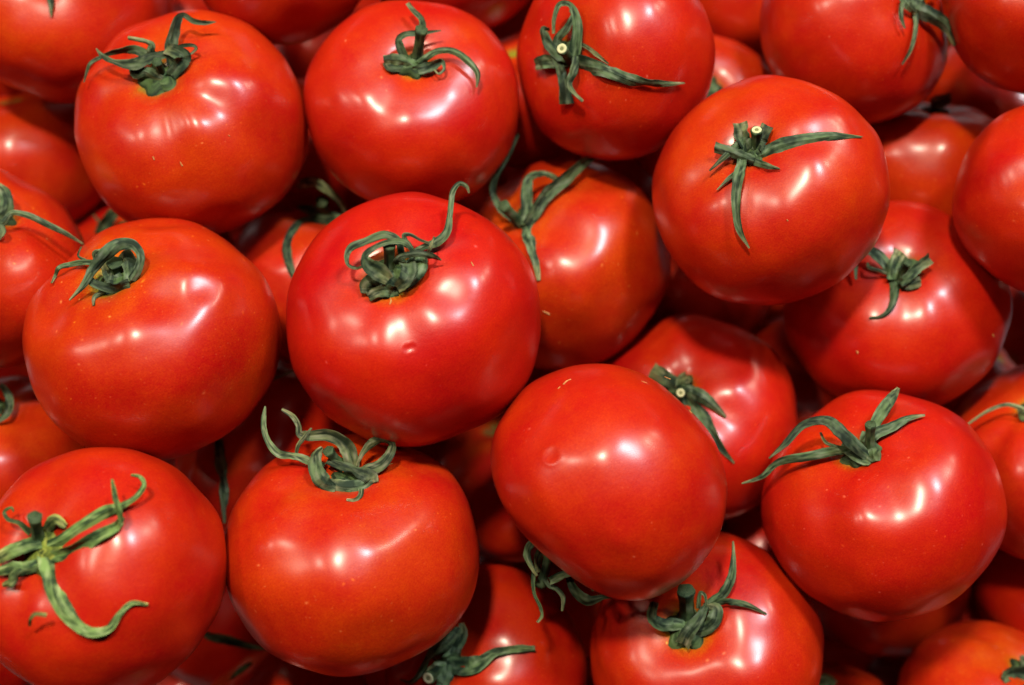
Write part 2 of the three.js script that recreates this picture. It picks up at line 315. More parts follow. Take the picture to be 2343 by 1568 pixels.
 A82: { px: 1256, py: -15, z: 498.0, R: 28.0, H: 0.92, axis: [-0.633, 0.142, 0.761] },
 A83: { px: 886, py: 901, z: 570.0, R: 32.0, H: 0.92, axis: [0.314, 0.818, 0.481] },
 A84: { px: 430, py: 1571, z: 564.0, R: 24.0, H: 0.92, axis: [0.148, 0.863, 0.483] },
 A85: { px: 1666, py: 1271, z: 466.0, R: 28.0, H: 0.92, axis: [-0.284, 0.601, 0.748] },
 A86: { px: 891, py: 385, z: 586.0, R: 32.0, H: 0.92, axis: [0.762, 0.287, 0.581] },
 A87: { px: 1711, py: 85, z: 566.0, R: 28.0, H: 0.92, axis: [0.308, 0.729, 0.611] },
 A88: { px: 545, py: 35, z: 610.0, R: 32.0, H: 0.92, axis: [0.060, 0.880, 0.471] },
 A89: { px: 1686, py: 821, z: 590.0, R: 32.0, H: 0.92, axis: [-0.501, 0.534, 0.681] },
 A90: { px: 255, py: 285, z: 582.0, R: 24.0, H: 0.92, axis: [-0.845, 0.229, 0.483] },
 A91: { px: 1541, py: 365, z: 598.0, R: 28.0, H: 0.92, axis: [-0.318, 0.594, 0.739] },
 A92: { px: 1291, py: 1546, z: 614.0, R: 28.0, H: 0.92, axis: [-0.112, 0.750, 0.652] },
 A93: { px: 2167, py: -70, z: 580.0, R: 32.0, H: 0.92, axis: [-0.488, 0.004, 0.873] },
 A94: { px: 1416, py: 766, z: 600.0, R: 24.0, H: 0.92, axis: [0.080, 0.769, 0.635] },
 A95: { px: 701, py: 921, z: 618.0, R: 24.0, H: 0.92, axis: [-0.640, 0.397, 0.658] },
 A96: { px: 2182, py: 896, z: 484.0, R: 28.0, H: 0.92, axis: [0.630, 0.648, 0.428] },
 A101: { px: -581, py: 2075, z: 411.2, R: 34.7, H: 0.90, axis: [0.660, 0.037, 0.750] },
 A102: { px: -51, py: 2120, z: 407.3, R: 33.4, H: 0.90, axis: [0.574, 0.077, 0.815] },
 A103: { px: 462, py: 2131, z: 409.7, R: 35.5, H: 0.90, axis: [0.338, 0.593, 0.731] },
 A104: { px: 938, py: 2048, z: 429.1, R: 33.5, H: 0.90, axis: [0.354, 0.660, 0.663] },
 A105: { px: 1409, py: 2145, z: 404.7, R: 33.6, H: 0.90, axis: [0.236, 0.817, 0.526] },
 A106: { px: 1746, py: 1889, z: 496.5, R: 33.4, H: 0.90, axis: [0.125, 0.663, 0.738] },
 A107: { px: 2447, py: 2167, z: 401.9, R: 34.3, H: 0.90, axis: [-0.480, 0.633, 0.607] },
 A108: { px: 2886, py: 2075, z: 413.1, R: 34.2, H: 0.90, axis: [0.319, 0.511, 0.798] },
 A109: { px: -579, py: 1243, z: 411.4, R: 34.9, H: 0.90, axis: [0.219, 0.739, 0.637] },
 A110: { px: 2928, py: 1209, z: 411.0, R: 34.9, H: 0.90, axis: [0.159, 0.807, 0.569] },
 A111: { px: -547, py: 357, z: 413.3, R: 34.0, H: 0.90, axis: [0.022, 0.597, 0.802] },
 A112: { px: 2886, py: 346, z: 408.5, R: 33.0, H: 0.90, axis: [-0.500, 0.587, 0.637] },
 A113: { px: -36, py: -568, z: 403.7, R: 33.6, H: 0.90, axis: [-0.254, 0.818, 0.516] },
 A114: { px: 529, py: -478, z: 443.9, R: 35.5, H: 0.90, axis: [0.001, 0.434, 0.901] },
 A115: { px: 960, py: -333, z: 495.8, R: 35.1, H: 0.90, axis: [-0.620, 0.381, 0.686] },
 A116: { px: 1407, py: -546, z: 410.2, R: 33.4, H: 0.90, axis: [0.617, 0.421, 0.665] },
 A117: { px: 1840, py: -497, z: 430.5, R: 35.9, H: 0.90, axis: [0.270, 0.581, 0.768] },
 A118: { px: 2429, py: -571, z: 405.6, R: 34.4, H: 0.90, axis: [0.012, 0.739, 0.674] },
 A119: { px: 2903, py: -534, z: 411.1, R: 35.6, H: 0.90, axis: [-0.438, 0.662, 0.608] },
 A120: { px: -339, py: 2099, z: 472.3, R: 34.2, H: 0.90, axis: [-0.184, 0.699, 0.691] },
 A121: { px: 103, py: 2155, z: 466.6, R: 35.0, H: 0.90, axis: [-0.227, 0.616, 0.754] },
 A122: { px: 538, py: 2125, z: 479.7, R: 33.7, H: 0.90, axis: [0.162, 0.463, 0.871] },
 A123: { px: 966, py: 2107, z: 486.1, R: 33.7, H: 0.90, axis: [-0.242, 0.733, 0.635] },
 A124: { px: 1381, py: 2127, z: 467.3, R: 34.8, H: 0.90, axis: [0.300, 0.498, 0.814] },
 A125: { px: 1713, py: 1949, z: 555.8, R: 35.3, H: 0.90, axis: [-0.295, 0.577, 0.762] },
 A126: { px: 2261, py: 2091, z: 468.3, R: 35.5, H: 0.90, axis: [0.540, 0.531, 0.653] },
 A127: { px: 2684, py: 2113, z: 473.3, R: 35.3, H: 0.90, axis: [-0.032, 0.684, 0.729] },
 A128: { px: 2968, py: 2045, z: 501.9, R: 35.1, H: 0.90, axis: [0.071, 0.540, 0.838] },
 A129: { px: -481, py: 1725, z: 490.8, R: 33.2, H: 0.90, axis: [0.201, 0.549, 0.811] },
 A130: { px: 2729, py: 1659, z: 524.9, R: 35.7, H: 0.90, axis: [0.443, 0.096, 0.891] },
 A131: { px: -218, py: 1341, z: 504.9, R: 33.7, H: 0.90, axis: [-0.346, 0.692, 0.634] },
 A132: { px: 2907, py: 949, z: 463.6, R: 34.1, H: 0.90, axis: [0.268, 0.617, 0.740] },
 A133: { px: -321, py: 597, z: 472.5, R: 33.1, H: 0.90, axis: [0.059, 0.513, 0.857] },
 A134: { px: 2664, py: 579, z: 468.0, R: 33.1, H: 0.90, axis: [-0.100, 0.447, 0.889] },
 A135: { px: 2986, py: 199, z: 452.0, R: 33.9, H: 0.90, axis: [-0.038, 0.491, 0.870] },
 A136: { px: 2672, py: -174, z: 474.8, R: 35.7, H: 0.90, axis: [-0.426, 0.295, 0.855] },
 A137: { px: 2965, py: -147, z: 500.8, R: 33.9, H: 0.90, axis: [0.566, 0.172, 0.806] },
 A138: { px: 327, py: -498, z: 490.6, R: 33.7, H: 0.90, axis: [-0.284, 0.566, 0.774] },
 A139: { px: 803, py: -396, z: 547.2, R: 34.3, H: 0.90, axis: [-0.001, 0.846, 0.533] },
 A140: { px: 1176, py: -379, z: 547.2, R: 35.1, H: 0.90, axis: [0.271, 0.841, 0.469] },
 A141: { px: 1587, py: -538, z: 484.5, R: 33.8, H: 0.90, axis: [-0.140, 0.697, 0.703] },
 A142: { px: 2000, py: -561, z: 479.2, R: 34.2, H: 0.90, axis: [-0.341, 0.371, 0.864] },
 A143: { px: 2491, py: -582, z: 464.2, R: 35.8, H: 0.90, axis: [-0.169, 0.660, 0.732] },
 A144: { px: 2834, py: -527, z: 485.6, R: 34.9, H: 0.90, axis: [-0.709, 0.375, 0.598] },
};
const LABELS = {
 A36: 'dark tomato between the looped-sepal one and the side-calyx one',
 A38: 'dark tomato behind the blurred one with two round white highlights',
 A39: 'small orange sliver of tomato between the flat-shouldered and the looped-sepal one',
 A40: 'dark tomato under the straight-sepal one and the orange long-sepal one',
 A41: 'dark tomato between the stubby-sepal one and the partly covered one',
 A42: 'dark tomato in the gap between the ribbed orange-red and the flat-shouldered one',
 A43: 'dark tomato below the one with a thin reddish sepal, above the ribbed low one',
 A44: 'dark tomato behind the ribbed orange-red one and its upright sepal',
 A45: 'dark tomato under the hanging sepals of the upside-down one',
 A46: 'dark tomato between the hooked-sepal one and the dry looped-sepal one',
 A47: 'dark tomato under the notched one and the hooked-sepal one',
 A48: 'dark tomato under the looped-sepal one, behind the orange long-sepal one',
 A1: 'orange-red ribbed tomato with a green corky stem ring and sepals standing up',
 A2: 'flat-shouldered red tomato with a bare upright stalk and one drooping sepal',
 A3: 'red tomato with a cut pale stalk end and a looped sepal over it',
 A4: 'large red tomato with a cut stalk and one straight sepal casting a shadow',
 A5: 'orange tomato behind the big central one, with long pointed sepals rising',
 A6: 'large crimson tomato with a tall curling sepal and a small crease below it',
 A7: 'large orange-red tomato with a notched top and an arched sepal over its pit',
 A8: 'tomato with a flat wide green calyx and one broad sepal hooking downward',
 A9: 'large tomato with dry looped grey-green sepals and a row of lamp highlights',
 A10: 'tomato lying upside down with its stalk and sepals hanging beneath it',
 A11: 'red tomato with long thin sepals spread over its neighbour and a deep shoulder',
 A12: 'red tomato with short stubby cut sepals and one thin curled one',
 A13: 'red tomato partly covered by the upside-down one, sepals pointing toward it',
 A14: 'tomato under the upside-down one with a thick cut stalk and a corky ring',
 A15: 'red tomato whose thick calyx sits on its side beside the frame edge',
 A16: 'smooth red tomato without visible stem, above another smooth stemless one',
 A17: 'smooth red tomato without visible stem beside a shadowed one with two highlights',
 A18: 'red tomato with one thin reddish sepal bent across its shoulder',
 A19: 'low tomato with a ribbed shoulder fold and a short green sepal stub',
 A20: 'red tomato with only the tip of one sepal hanging over it',
 A21: 'red tomato behind the ribbed orange-red one, only its lower side showing',
 A22: 'red tomato behind the flat-shouldered one, only its lower side showing',
 A23: 'tomato with a long sepal reaching to the notched tomato beside it',
 A24: 'orange tomato shaded by the notched one, with a dark curled sepal',
 A25: 'shadowed tomato with one blurred white highlight, beside the ribbed orange-red one',
 A26: 'small part of a tomato with a broad sepal stub, under the notched one',
 A27: 'shaded tomato with a pale cut stalk and a grey sepal, behind the central one',
 A28: 'shaded tomato with two bright highlights and a dark hanging sepal',
 A29: 'shaded tomato squeezed between the central and the upside-down tomato',
 A30: 'tomato with a thick green calyx and one blunt wavy sepal, below the looped-sepal one',
 A31: 'low tomato with one narrow pointed sepal lying across its top',
 A32: 'dark tomato directly beneath the one with long thin sepals',
 A33: 'orange blurred tomato low down beside the thick-stalked one',
 A34: 'dark tomato beneath the one with a thin reddish sepal',
 A35: 'blurred tomato with a broad white highlight, wedged beside the cut-stalk tomato',
 A37: 'blurred tomato with two round white highlights and a pale stalk stub',
};
// calyxes traced on the photo grid: stalk [base x y, end x y, radius, lift mm, cut end?]; sepal [follow, lift mm, dryness, [x, y, width] ...]
const CALYX = {
 A1: {
  stalk: [376, 178, 358, 141, 11, 6, 0],
  sepals: [
   [0.1, 4, 0.1, [395,150,22], [391,107,23], [397,74,20], [405,46,15], [417,34,9], [442,48,10], [468,52,9], [493,50,2]],
   [0.3, 5, 0, [390,172,20], [412,145,26], [418,129,26], [398,116,24], [378,112,18]],
   [0.5, 4, 0.1, [400,120,8], [406,108,7], [442,104,6], [448,111,6], [429,129,3]],
   [0.4, 5, 0.1, [350,140,18], [336,129,20], [313,115,17], [282,115,13], [251,122,8], [228,132,7], [205,146,6], [198,163,5], [191,189,2]],
   [0.3, 7, 0.15, [378,124,14], [336,135,19], [306,147,22], [259,141,9], [233,127,9], [219,111,2]],
   [0.5, 4, 0, [304,150,20], [310,172,14], [330,163,16], [360,177,18], [380,184,8]],
   [0.3, 7, 0.2, [350,128,14], [344,116,14], [346,104,12], [336,96,8], [313,90,8], [292,87,7]],
  ] },
 A2: {
  stalk: [951, 150, 964, 66, 14, 5, 0],
  sepals: [
   [0.05, 4, 0.1, [960,84,13], [966,58,13], [962,42,10], [945,25,9], [932,7,8]],
   [0.3, 5, 0, [932,142,14], [917,112,16], [912,90,12], [925,79,11], [960,76,10], [1008,70,2]],
   [0.7, 3, 0, [950,152,16], [930,142,20], [900,136,21], [877,137,15]],
   [0.7, 3, 0, [950,158,12], [920,156,14], [890,152,15], [880,142,10]],
   [0.6, 5, 0, [960,146,14], [980,128,12], [1001,117,11], [1035,117,12], [1068,138,13], [1092,168,10], [1090,200,3]],
   [0.7, 3, 0, [945,160,14], [970,158,20], [990,150,18], [1010,140,9], [1016,158,5], [1004,169,4], [992,160,3]],
  ] },
 A3: {
  stalk: [1310, 140, 1285, 111, 13, 9, 1],
  sepals: [
   [0.2, 8, 0, [1312,140,20], [1317,107,21], [1320,50,18], [1303,10,10], [1280,10,10], [1268,40,8], [1266,77,6]],
   [0.5, 5, 0, [1285,120,16], [1275,92,16], [1297,64,14], [1310,34,8], [1303,24,3]],
   [0.5, 4, 0, [1295,135,18], [1270,118,20], [1250,91,18], [1243,68,12], [1257,68,6]],
   [0.8, 3, 0, [1300,140,20], [1270,140,24], [1242,142,25], [1224,148,20]],
   [0.8, 3, 0, [1295,125,14], [1270,121,16], [1281,155,17], [1290,195,19], [1295,238,27]],
   [0.7, 5, 0.1, [1320,130,12], [1310,168,15], [1302,195,11], [1333,232,5]],
   [0.7, 5, 0, [1310,142,26], [1340,150,30], [1387,162,24], [1450,185,20], [1509,192,13], [1566,190,3]],
   [0.9, 2, 0.9, [1318,98,6], [1340,106,7], [1364,124,8], [1392,146,3]],
  ] },
 A4: {
  stalk: [1729, 352, 1731, 297, 13, 3, 1],
  sepals: [
   [0.3, 4, 0, [1718,345,20], [1700,320,24], [1692,281,27]],
   [0.3, 4, 0, [1730,345,18], [1742,318,22], [1756,287,22]],
   [0.7, 3, 0, [1724,368,16], [1700,359,19], [1672,348,18], [1635,338,20]],
   [0.9, 3, 0, [1700,360,12], [1730,371,14], [1756,380,11], [1784,387,3]],
   [0.6, 4, 0, [1712,305,11], [1690,328,13], [1665,352,13], [1623,391,3]],
   [0.75, 4, 0, [1694,318,14], [1698,345,17], [1697,370,17], [1690,402,20], [1684,456,17], [1691,524,12], [1714,568,3]],
   [0.9, 2, 0, [1699,384,9], [1669,407,8], [1640,435,2]],
   [0.25, 2, 0, [1730,358,20], [1755,348,26], [1794,331,29], [1851,319,23], [1908,311,15], [1973,313,2]],
  ] },
 A5: {
  stalk: [1198, 515, 1151, 470, 14, 5, 0],
  sepals: [
   [0.05, 3, 0.05, [1180,505,14], [1147,479,14], [1128,440,12], [1139,394,12], [1159,360,10], [1186,307,6]],
   [0.2, 4, 0, [1203,515,20], [1205,480,22], [1205,440,22], [1213,406,15], [1248,398,10], [1287,421,12]],
   [0.25, 4, 0, [1205,515,18], [1224,486,22], [1248,448,23], [1294,409,23], [1349,363,14], [1392,344,3]],
   [0.7, 3, 0, [1203,515,20], [1208,540,23], [1221,580,18], [1232,642,7]],
  ] },
 A6: {
  stalk: [893, 628, 890, 558, 15, 4, 0],
  sepals: [
   [0.2, 4, 0.1, [935,590,9], [951,575,10], [972,564,12], [999,554,17], [1022,531,15], [1028,498,11], [1032,460,10], [1036,437,10], [1051,420,8], [1067,427,7], [1073,442,3]],
   [0.5, 8, 0.1, [918,580,12], [911,552,14], [882,537,15], [833,553,13], [802,567,14], [793,585,10], [796,606,6], [814,614,6], [832,609,4]],
   [0.4, 9, 0.1, [947,577,8], [926,555,12], [891,553,10], [858,566,10], [835,585,12], [840,602,24], [866,622,36], [890,640,22]],
   [0.7, 4, 0, [910,628,20], [890,636,28], [866,641,31], [842,655,31], [841,672,22]],
   [0.8, 3, 0, [910,662,22], [890,664,24], [866,667,20], [842,680,16]],
   [0.4, 7, 0.05, [930,595,28], [936,620,28], [926,643,26], [908,660,18]],
   [0.3, 9, 0.1, [905,602,12], [912,592,12], [926,585,11], [959,581,12], [988,587,12], [1009,595,3]],
   [0.5, 6, 0.2, [930,566,9], [926,550,9], [924,538,8], [938,537,6], [959,548,5], [980,556,5]],
   [0.5, 7, 1, [974,590,3], [984,566,6], [993,542,3]],
   [0.6, 5, 0, [963,580,22], [962,610,25], [948,636,20], [925,655,14]],
  ] },
 A7: {
  stalk: [272, 640, 262, 600, 18, 2, 0],
  sepals: [
   [0.4, 7, 0, [300,640,14], [314,618,16], [321,585,14], [303,560,18], [270,560,25], [242,583,24], [215,613,18], [188,655,11], [158,687,3]],
   [0.6, 4, 0, [295,650,20], [255,659,18], [209,645,14], [203,624,12], [216,604,9]],
   [0.5, 5, 0.1, [250,590,18], [250,632,14], [235,668,11], [216,679,8], [213,699,4]],
   [0.6, 4, 0, [225,604,12], [201,600,10], [158,606,10], [134,613,8], [126,630,6], [117,648,3]],
   [0.5, 4, 0.4, [201,598,4], [178,585,4], [185,565,3]],
   [0.5, 5, 0.6, [222,600,12], [217,580,10], [240,571,6]],
   [0.6, 3, 0, [300,645,26], [297,605,30], [279,578,26]],
   [0.7, 3, 0, [280,655,26], [255,630,30], [245,600,26]],
  ] },
 A8: {
  stalk: [92, 1250, 78, 1182, 16, 5, 0],
  sepals: [
   [0.5, 4, 0, [70,1220,12], [43,1197,8], [17,1188,7], [9,1171,6], [25,1162,5], [30,1171,3]],
   [0.35, 4, 0, [110,1250,20], [151,1231,24], [195,1201,27], [242,1171,24], [277,1158,12], [312,1136,10], [329,1110,9], [320,1093,8], [299,1088,4]],
   [0.35, 6, 0, [277,1195,9], [268,1158,11], [260,1123,9], [255,1097,4]],
   [0.4, 5, 0, [112,1275,20], [151,1266,24], [208,1236,25], [264,1205,18], [279,1182,9]],
   [0.3, 3, 0, [100,1260,30], [117,1305,37], [126,1357,31], [156,1409,28], [203,1443,23], [247,1438,16], [273,1405,11], [299,1381,9], [338,1383,5]],
   [0.5, 4, 0, [92,1240,22], [56,1249,25], [22,1262,26], [-10,1278,22]],
   [0.6, 4, 0, [92,1290,22], [61,1300,23], [30,1300,22], [-10,1309,16]],
   [0.7, 4, 0, [62,1300,16], [40,1312,19], [22,1333,17], [5,1340,8]],
   [0.8, 6, 0.5, [67,1432,5], [70,1415,6], [80,1406,7], [106,1408,8]],
   [0.7, 3, 0.9, [105,1215,18], [125,1190,22], [150,1205,10]],
  ] },
 A9: {
  stalk: [783, 1066, 750, 1031, 13, 2, 0],
  sepals: [
   [0.1, 4, 0.25, [740,1070,18], [717,1060,16], [688,1048,14], [665,1043,12], [636,1038,15], [613,1012,11], [603,980,10], [603,953,9], [606,930,3]],
   [0.1, 2, 0.5, [812,1082,22], [806,1062,26], [797,1029,28], [780,1009,24], [748,995,22], [705,997,18], [686,993,14], [682,973,9], [669,953,10], [644,937,5]],
   [0.2, 6, 0.9, [676,1044,5], [682,1019,8], [696,1001,8], [712,980,4]],
   [0.15, 4, 0.35, [822,1090,22], [840,1078,24], [870,1064,22], [891,1039,18], [896,1015,12], [879,1005,14], [853,1012,16], [830,1036,10], [816,1067,4]],
   [0.4, 5, 0.15, [765,1112,20], [745,1107,28], [730,1090,31], [722,1064,26], [724,1039,18], [736,1024,7]],
   [0.3, 7, 0.2, [748,1055,12], [783,1067,16], [821,1081,22], [846,1093,29], [852,1106,22]],
   [0.8, 3, 0.3, [818,1095,12], [825,1116,10], [823,1135,9], [811,1144,7], [792,1144,4]],
   [0.8, 3, 0, [850,1100,16], [820,1112,24], [785,1114,26], [750,1108,22]],
  ] },
 A10: {
  stalk: [1262, 1250, 1236, 1343, 13, 2, 0],
  sepals: [
   [0, 2, 0, [1250,1245,8], [1236,1238,10], [1214,1245,14], [1205,1269,13], [1215,1296,9], [1228,1318,5]],
   [0, 4, 0, [1222,1300,8], [1219,1330,7], [1222,1360,6], [1236,1391,6], [1239,1410,6], [1229,1425,5]],
   [0, 2, 0, [1245,1325,8], [1255,1339,8], [1274,1348,9], [1288,1367,9], [1286,1399,4]],
   [0, 8, 0.05, [1258,1330,14], [1275,1322,16], [1296,1315,13], [1326,1310,10], [1350,1318,8], [1356,1353,4]],
   [0, 5, 0.05, [1285,1268,8], [1294,1290,11], [1301,1323,12], [1318,1356,18], [1345,1375,20], [1380,1367,9], [1421,1363,5]],
   [0, -3, 0, [1246,1247,14], [1230,1275,14], [1231,1310,8]],
  ] },
 A11: {
  stalk: [1989, 1040, 1992, 970, 12, 2, 0],
  sepals: [
   [0.15, 5, 0, [1985,1045,18], [1955,1017,24], [1918,980,24], [1890,962,18], [1840,971,14], [1798,1013,12], [1759,1049,3]],
   [0.3, 3, 0, [1960,1035,16], [1923,1031,17], [1849,1045,17], [1780,1059,13], [1743,1091,9], [1697,1107,3]],
   [0.5, 4, 0, [1935,1028,7], [1913,1022,6], [1890,1013,6], [1877,990,4]],
   [0.1, 3, 0, [1990,1010,16], [2001,971,20], [2024,934,23], [2042,908,18], [2056,888,6]],
   [0.3, 4, 0, [1985,1015,20], [2000,995,22], [2042,976,18], [2079,957,11], [2116,950,4]],
   [0.6, 4, 0, [1923,1024,16], [1950,1036,22], [1972,1050,23], [1992,1060,14]],
   [0.4, 5, 0, [1986,990,22], [1983,1017,30], [1998,1033,32], [2004,1056,16]],
  ] },
 A12: {
  stalk: [2055, 640, 2078, 600, 10, 4, 0],
  sepals: [
   [0.3, 4, 0, [2045,630,16], [2031,609,19], [2004,582,20], [1977,568,14], [1961,585,12], [1958,640,4]],
   [0.3, 4, 0, [2040,640,16], [2047,605,21], [2060,576,23]],
   [0.3, 5, 0, [2060,650,15], [2080,632,17], [2101,612,18], [2128,590,20]],
   [0.7, 3, 0, [2045,632,18], [2047,667,17], [2039,702,11], [2020,723,7], [1989,727,3]],
   [0.7, 3, 0, [2058,645,22], [2080,648,25], [2106,642,20]],
   [0.6, 3, 0.6, [2040,630,6], [2016,620,6], [1989,612,7], [1985,601,3]],
  ] },
 A13: {
  stalk: [1566, 885, 1557, 899, 11, 9, 1],
  sepals: [
   [0.4, 4, 0, [1566,890,22], [1548,882,24], [1524,868,30], [1490,848,29]],
   [0.4, 5, 0, [1556,888,18], [1562,870,24], [1574,861,20]],
   [0.5, 5, 0, [1560,888,20], [1580,897,24], [1602,907,26], [1629,926,18], [1660,955,5]],
   [0.6, 4, 0, [1562,900,16], [1578,922,20], [1602,949,26], [1625,984,20], [1652,1027,12], [1680,1060,3]],
  ] },
 A14: {
  stalk: [1572, 1428, 1569, 1350, 20, 2, 0],
  sepals: [
   [0.5, 5, 0, [1575,1432,18], [1548,1429,22], [1513,1429,24], [1492,1413,20], [1497,1378,15]],
   [0.3, 7, 0, [1616,1388,10], [1608,1400,15], [1594,1424,22], [1572,1454,26], [1562,1476,27]],
   [0.15, 4, 0, [1612,1388,10], [1632,1374,14], [1655,1359,18], [1673,1323,16], [1678,1283,10], [1677,1239,3]],
   [0.5, 5, 0, [1612,1386,8], [1640,1379,10], [1670,1378,12], [1705,1383,11], [1754,1406,3]],
   [0.5, 5, 0, [1585,1448,18], [1612,1440,24], [1634,1418,27], [1637,1393,24], [1616,1386,10]],
   [0.2, 6, 0.2, [1598,1392,8], [1599,1372,8], [1603,1356,6], [1611,1361,6], [1617,1386,4]],
   [0.8, 3, 0, [1578,1432,22], [1573,1450,25], [1566,1473,26]],
  ] },
 A15: {
  stalk: [2090, 0, 2105, -22, 11, 3, 0],
  sepals: [
   [0.4, 5, 0, [2080,4,22], [2100,20,28], [2136,38,27], [2166,61,22], [2186,104,8]],
   [0.8, 4, 0.2, [2088,10,10], [2095,40,9], [2093,78,8], [2083,114,7], [2064,148,3]],
   [0.8, 4, 0.1, [2078,-6,10], [2064,8,9], [2062,38,8], [2071,65,3]],
   [0.6, 4, 0, [2085,0,16], [2070,-10,20], [2050,-26,12]],
   [0.5, 4, 0, [2086,2,18], [2110,-14,22], [2140,-26,12]],
   [0.7, 3, 0, [2064,-6,12], [2078,12,16], [2095,30,9]],
  ] },
 A18: {
  sepals: [
   [0.5, 3, 0.5, [2395,958,9], [2370,948,10], [2342,937,9], [2305,926,7], [2262,940,6], [2207,976,3]],
   [0.6, 3, 0, [2370,945,20], [2345,952,20], [2335,935,14]],
  ] },
 A19: {
  sepals: [
   [0.4, 4, 0, [2375,1545,26], [2335,1541,28], [2308,1545,24], [2294,1556,14]],
   [0.5, 4, 0, [2360,1530,18], [2345,1515,16], [2338,1500,8]],
  ] },
 A20: {
  sepals: [
   [0.6, 3, 0, [108,-45,16], [112,-15,13], [116,10,10], [117,38,3]],
   [0.6, 3, 0, [108,-48,20], [70,-50,18], [40,-30,6]],
   [0.6, 3, 0, [112,-48,20], [150,-58,18], [180,-50,6]],
  ] },
 A23: {
  sepals: [
   [0.3, 4, 0.1, [-12,520,12], [8,507,11], [25,488,9], [60,492,12], [110,515,12], [150,535,9], [188,558,3]],
   [0.5, 4, 0, [-4,505,22], [14,475,25], [8,440,22], [-12,420,12]],
   [0.5, 4, 0, [-8,515,18], [4,530,14], [-4,548,6]],
  ] },
 A24: {
  sepals: [
   [0.6, 4, 0.1, [-12,968,8], [12,950,12], [21,928,14], [16,900,14], [0,880,8]],
  ] },
 A26: {
  sepals: [
   [0.3, 4, 0, [225,538,18], [236,518,22], [256,492,22], [266,486,16]],
   [0.6, 2, 0.2, [228,512,5], [220,500,5], [213,492,3]],
  ] },
 A27: {
  stalk: [750, 500, 735, 460, 14, 8, 0],
  sepals: [
   [0.1, 14, 0.5, [800,510,8], [779,465,12], [748,433,16], [717,417,20], [692,421,18], [682,430,8]],
   [0.3, 9, 0.05, [755,505,24], [735,493,26], [712,482,22], [680,472,6]],
   [0.4, 9, 0, [770,508,22], [740,506,22], [706,506,22], [671,530,20], [656,568,18], [663,611,14], [676,645,7]],
   [0.3, 9, 0, [755,502,24], [780,500,26], [812,502,18]],
  ] },
 A28: {
  sepals: [
   [0.1, 8, 0.1, [497,985,8], [499,1010,14], [504,1062,22], [512,1127,18], [513,1197,4]],
   [0.05, 6, 0.6, [600,882,3], [614,873,4], [640,862,4], [672,846,4]],
  ] },
 A30: {
  stalk: [1020, 1516, 979, 1552, 15, 6, 1],
  sepals: [
   [0.3, 9, 0.05, [1049,1437,12], [1036,1455,20], [1018,1474,22], [988,1497,20], [964,1537,12], [939,1562,9], [915,1556,3]],
   [0.5, 4, 0, [1022,1520,30], [1032,1505,34], [1042,1479,27], [1056,1452,24], [1056,1426,9]],
   [0.55, 4, 0, [1022,1520,30], [1045,1524,34], [1076,1525,34], [1103,1515,25], [1130,1495,16], [1161,1488,14], [1195,1485,13], [1224,1485,10]],
   [0.6, 4, 0, [1026,1520,28], [1022,1545,31], [1012,1570,26], [1005,1590,14]],
   [0.5, 3, 0, [1022,1518,26], [1000,1530,26], [975,1545,16]],
  ] },
 A31: {
  sepals: [
   [0.5, 4, 0.1, [466,1452,10], [476,1456,14], [519,1465,18], [563,1478,12], [610,1486,3]],
  ] },
 A33: {
  sepals: [
   [0.5, 4, 0, [1905,1572,24], [1888,1558,26], [1868,1562,16]],
  ] },
 A35: {
  sepals: [
   [0.5, 4, 0, [1616,228,20], [1624,208,24], [1636,192,20]],
  ] },
 A37: {
  sepals: [
   [0.3, 10, 0.3, [2130,246,20], [2150,232,26], [2176,226,20]],
  ] },
};
// small corky scars and scuffs on the skin, traced on the photo grid
const SCARS = {
 A1: [[[349,358,5], [352,366,4]], [[411,370,3], [414,376,5], [417,380,5]], [[522,309,3], [525,312,3]]],
 A10: [[[1288,880,4], [1297,872,5], [1306,868,3]], [[1276,890,3], [1281,885,3]], [[1467,872,2], [1480,877,3]], [[1577,940,4], [1582,946,4]], [[1520,862,2], [1534,868,3]]],
 A6: [[[893,683,4], [894,690,8], [891,697,3]], [[1078,600,4], [1083,609,4]]],
 A5: [[[1242,712,3], [1250,716,5], [1258,720,3]]],
 A12: [[[1960,803,6], [1963,809,6]], [[2272,765,5], [2274,771,5]]],
 A9: [[[882,1068,4], [890,1064,5], [898,1060,3]]],
 A4: [[[1800,502,3], [1803,506,3]]],
};
const _rc = new THREE.Raycaster();
const rayTo = (px, py) => camDir((px - IMG_W / 2) / FOC, -(py - IMG_H / 2) / FOC, -1);      // unit depth
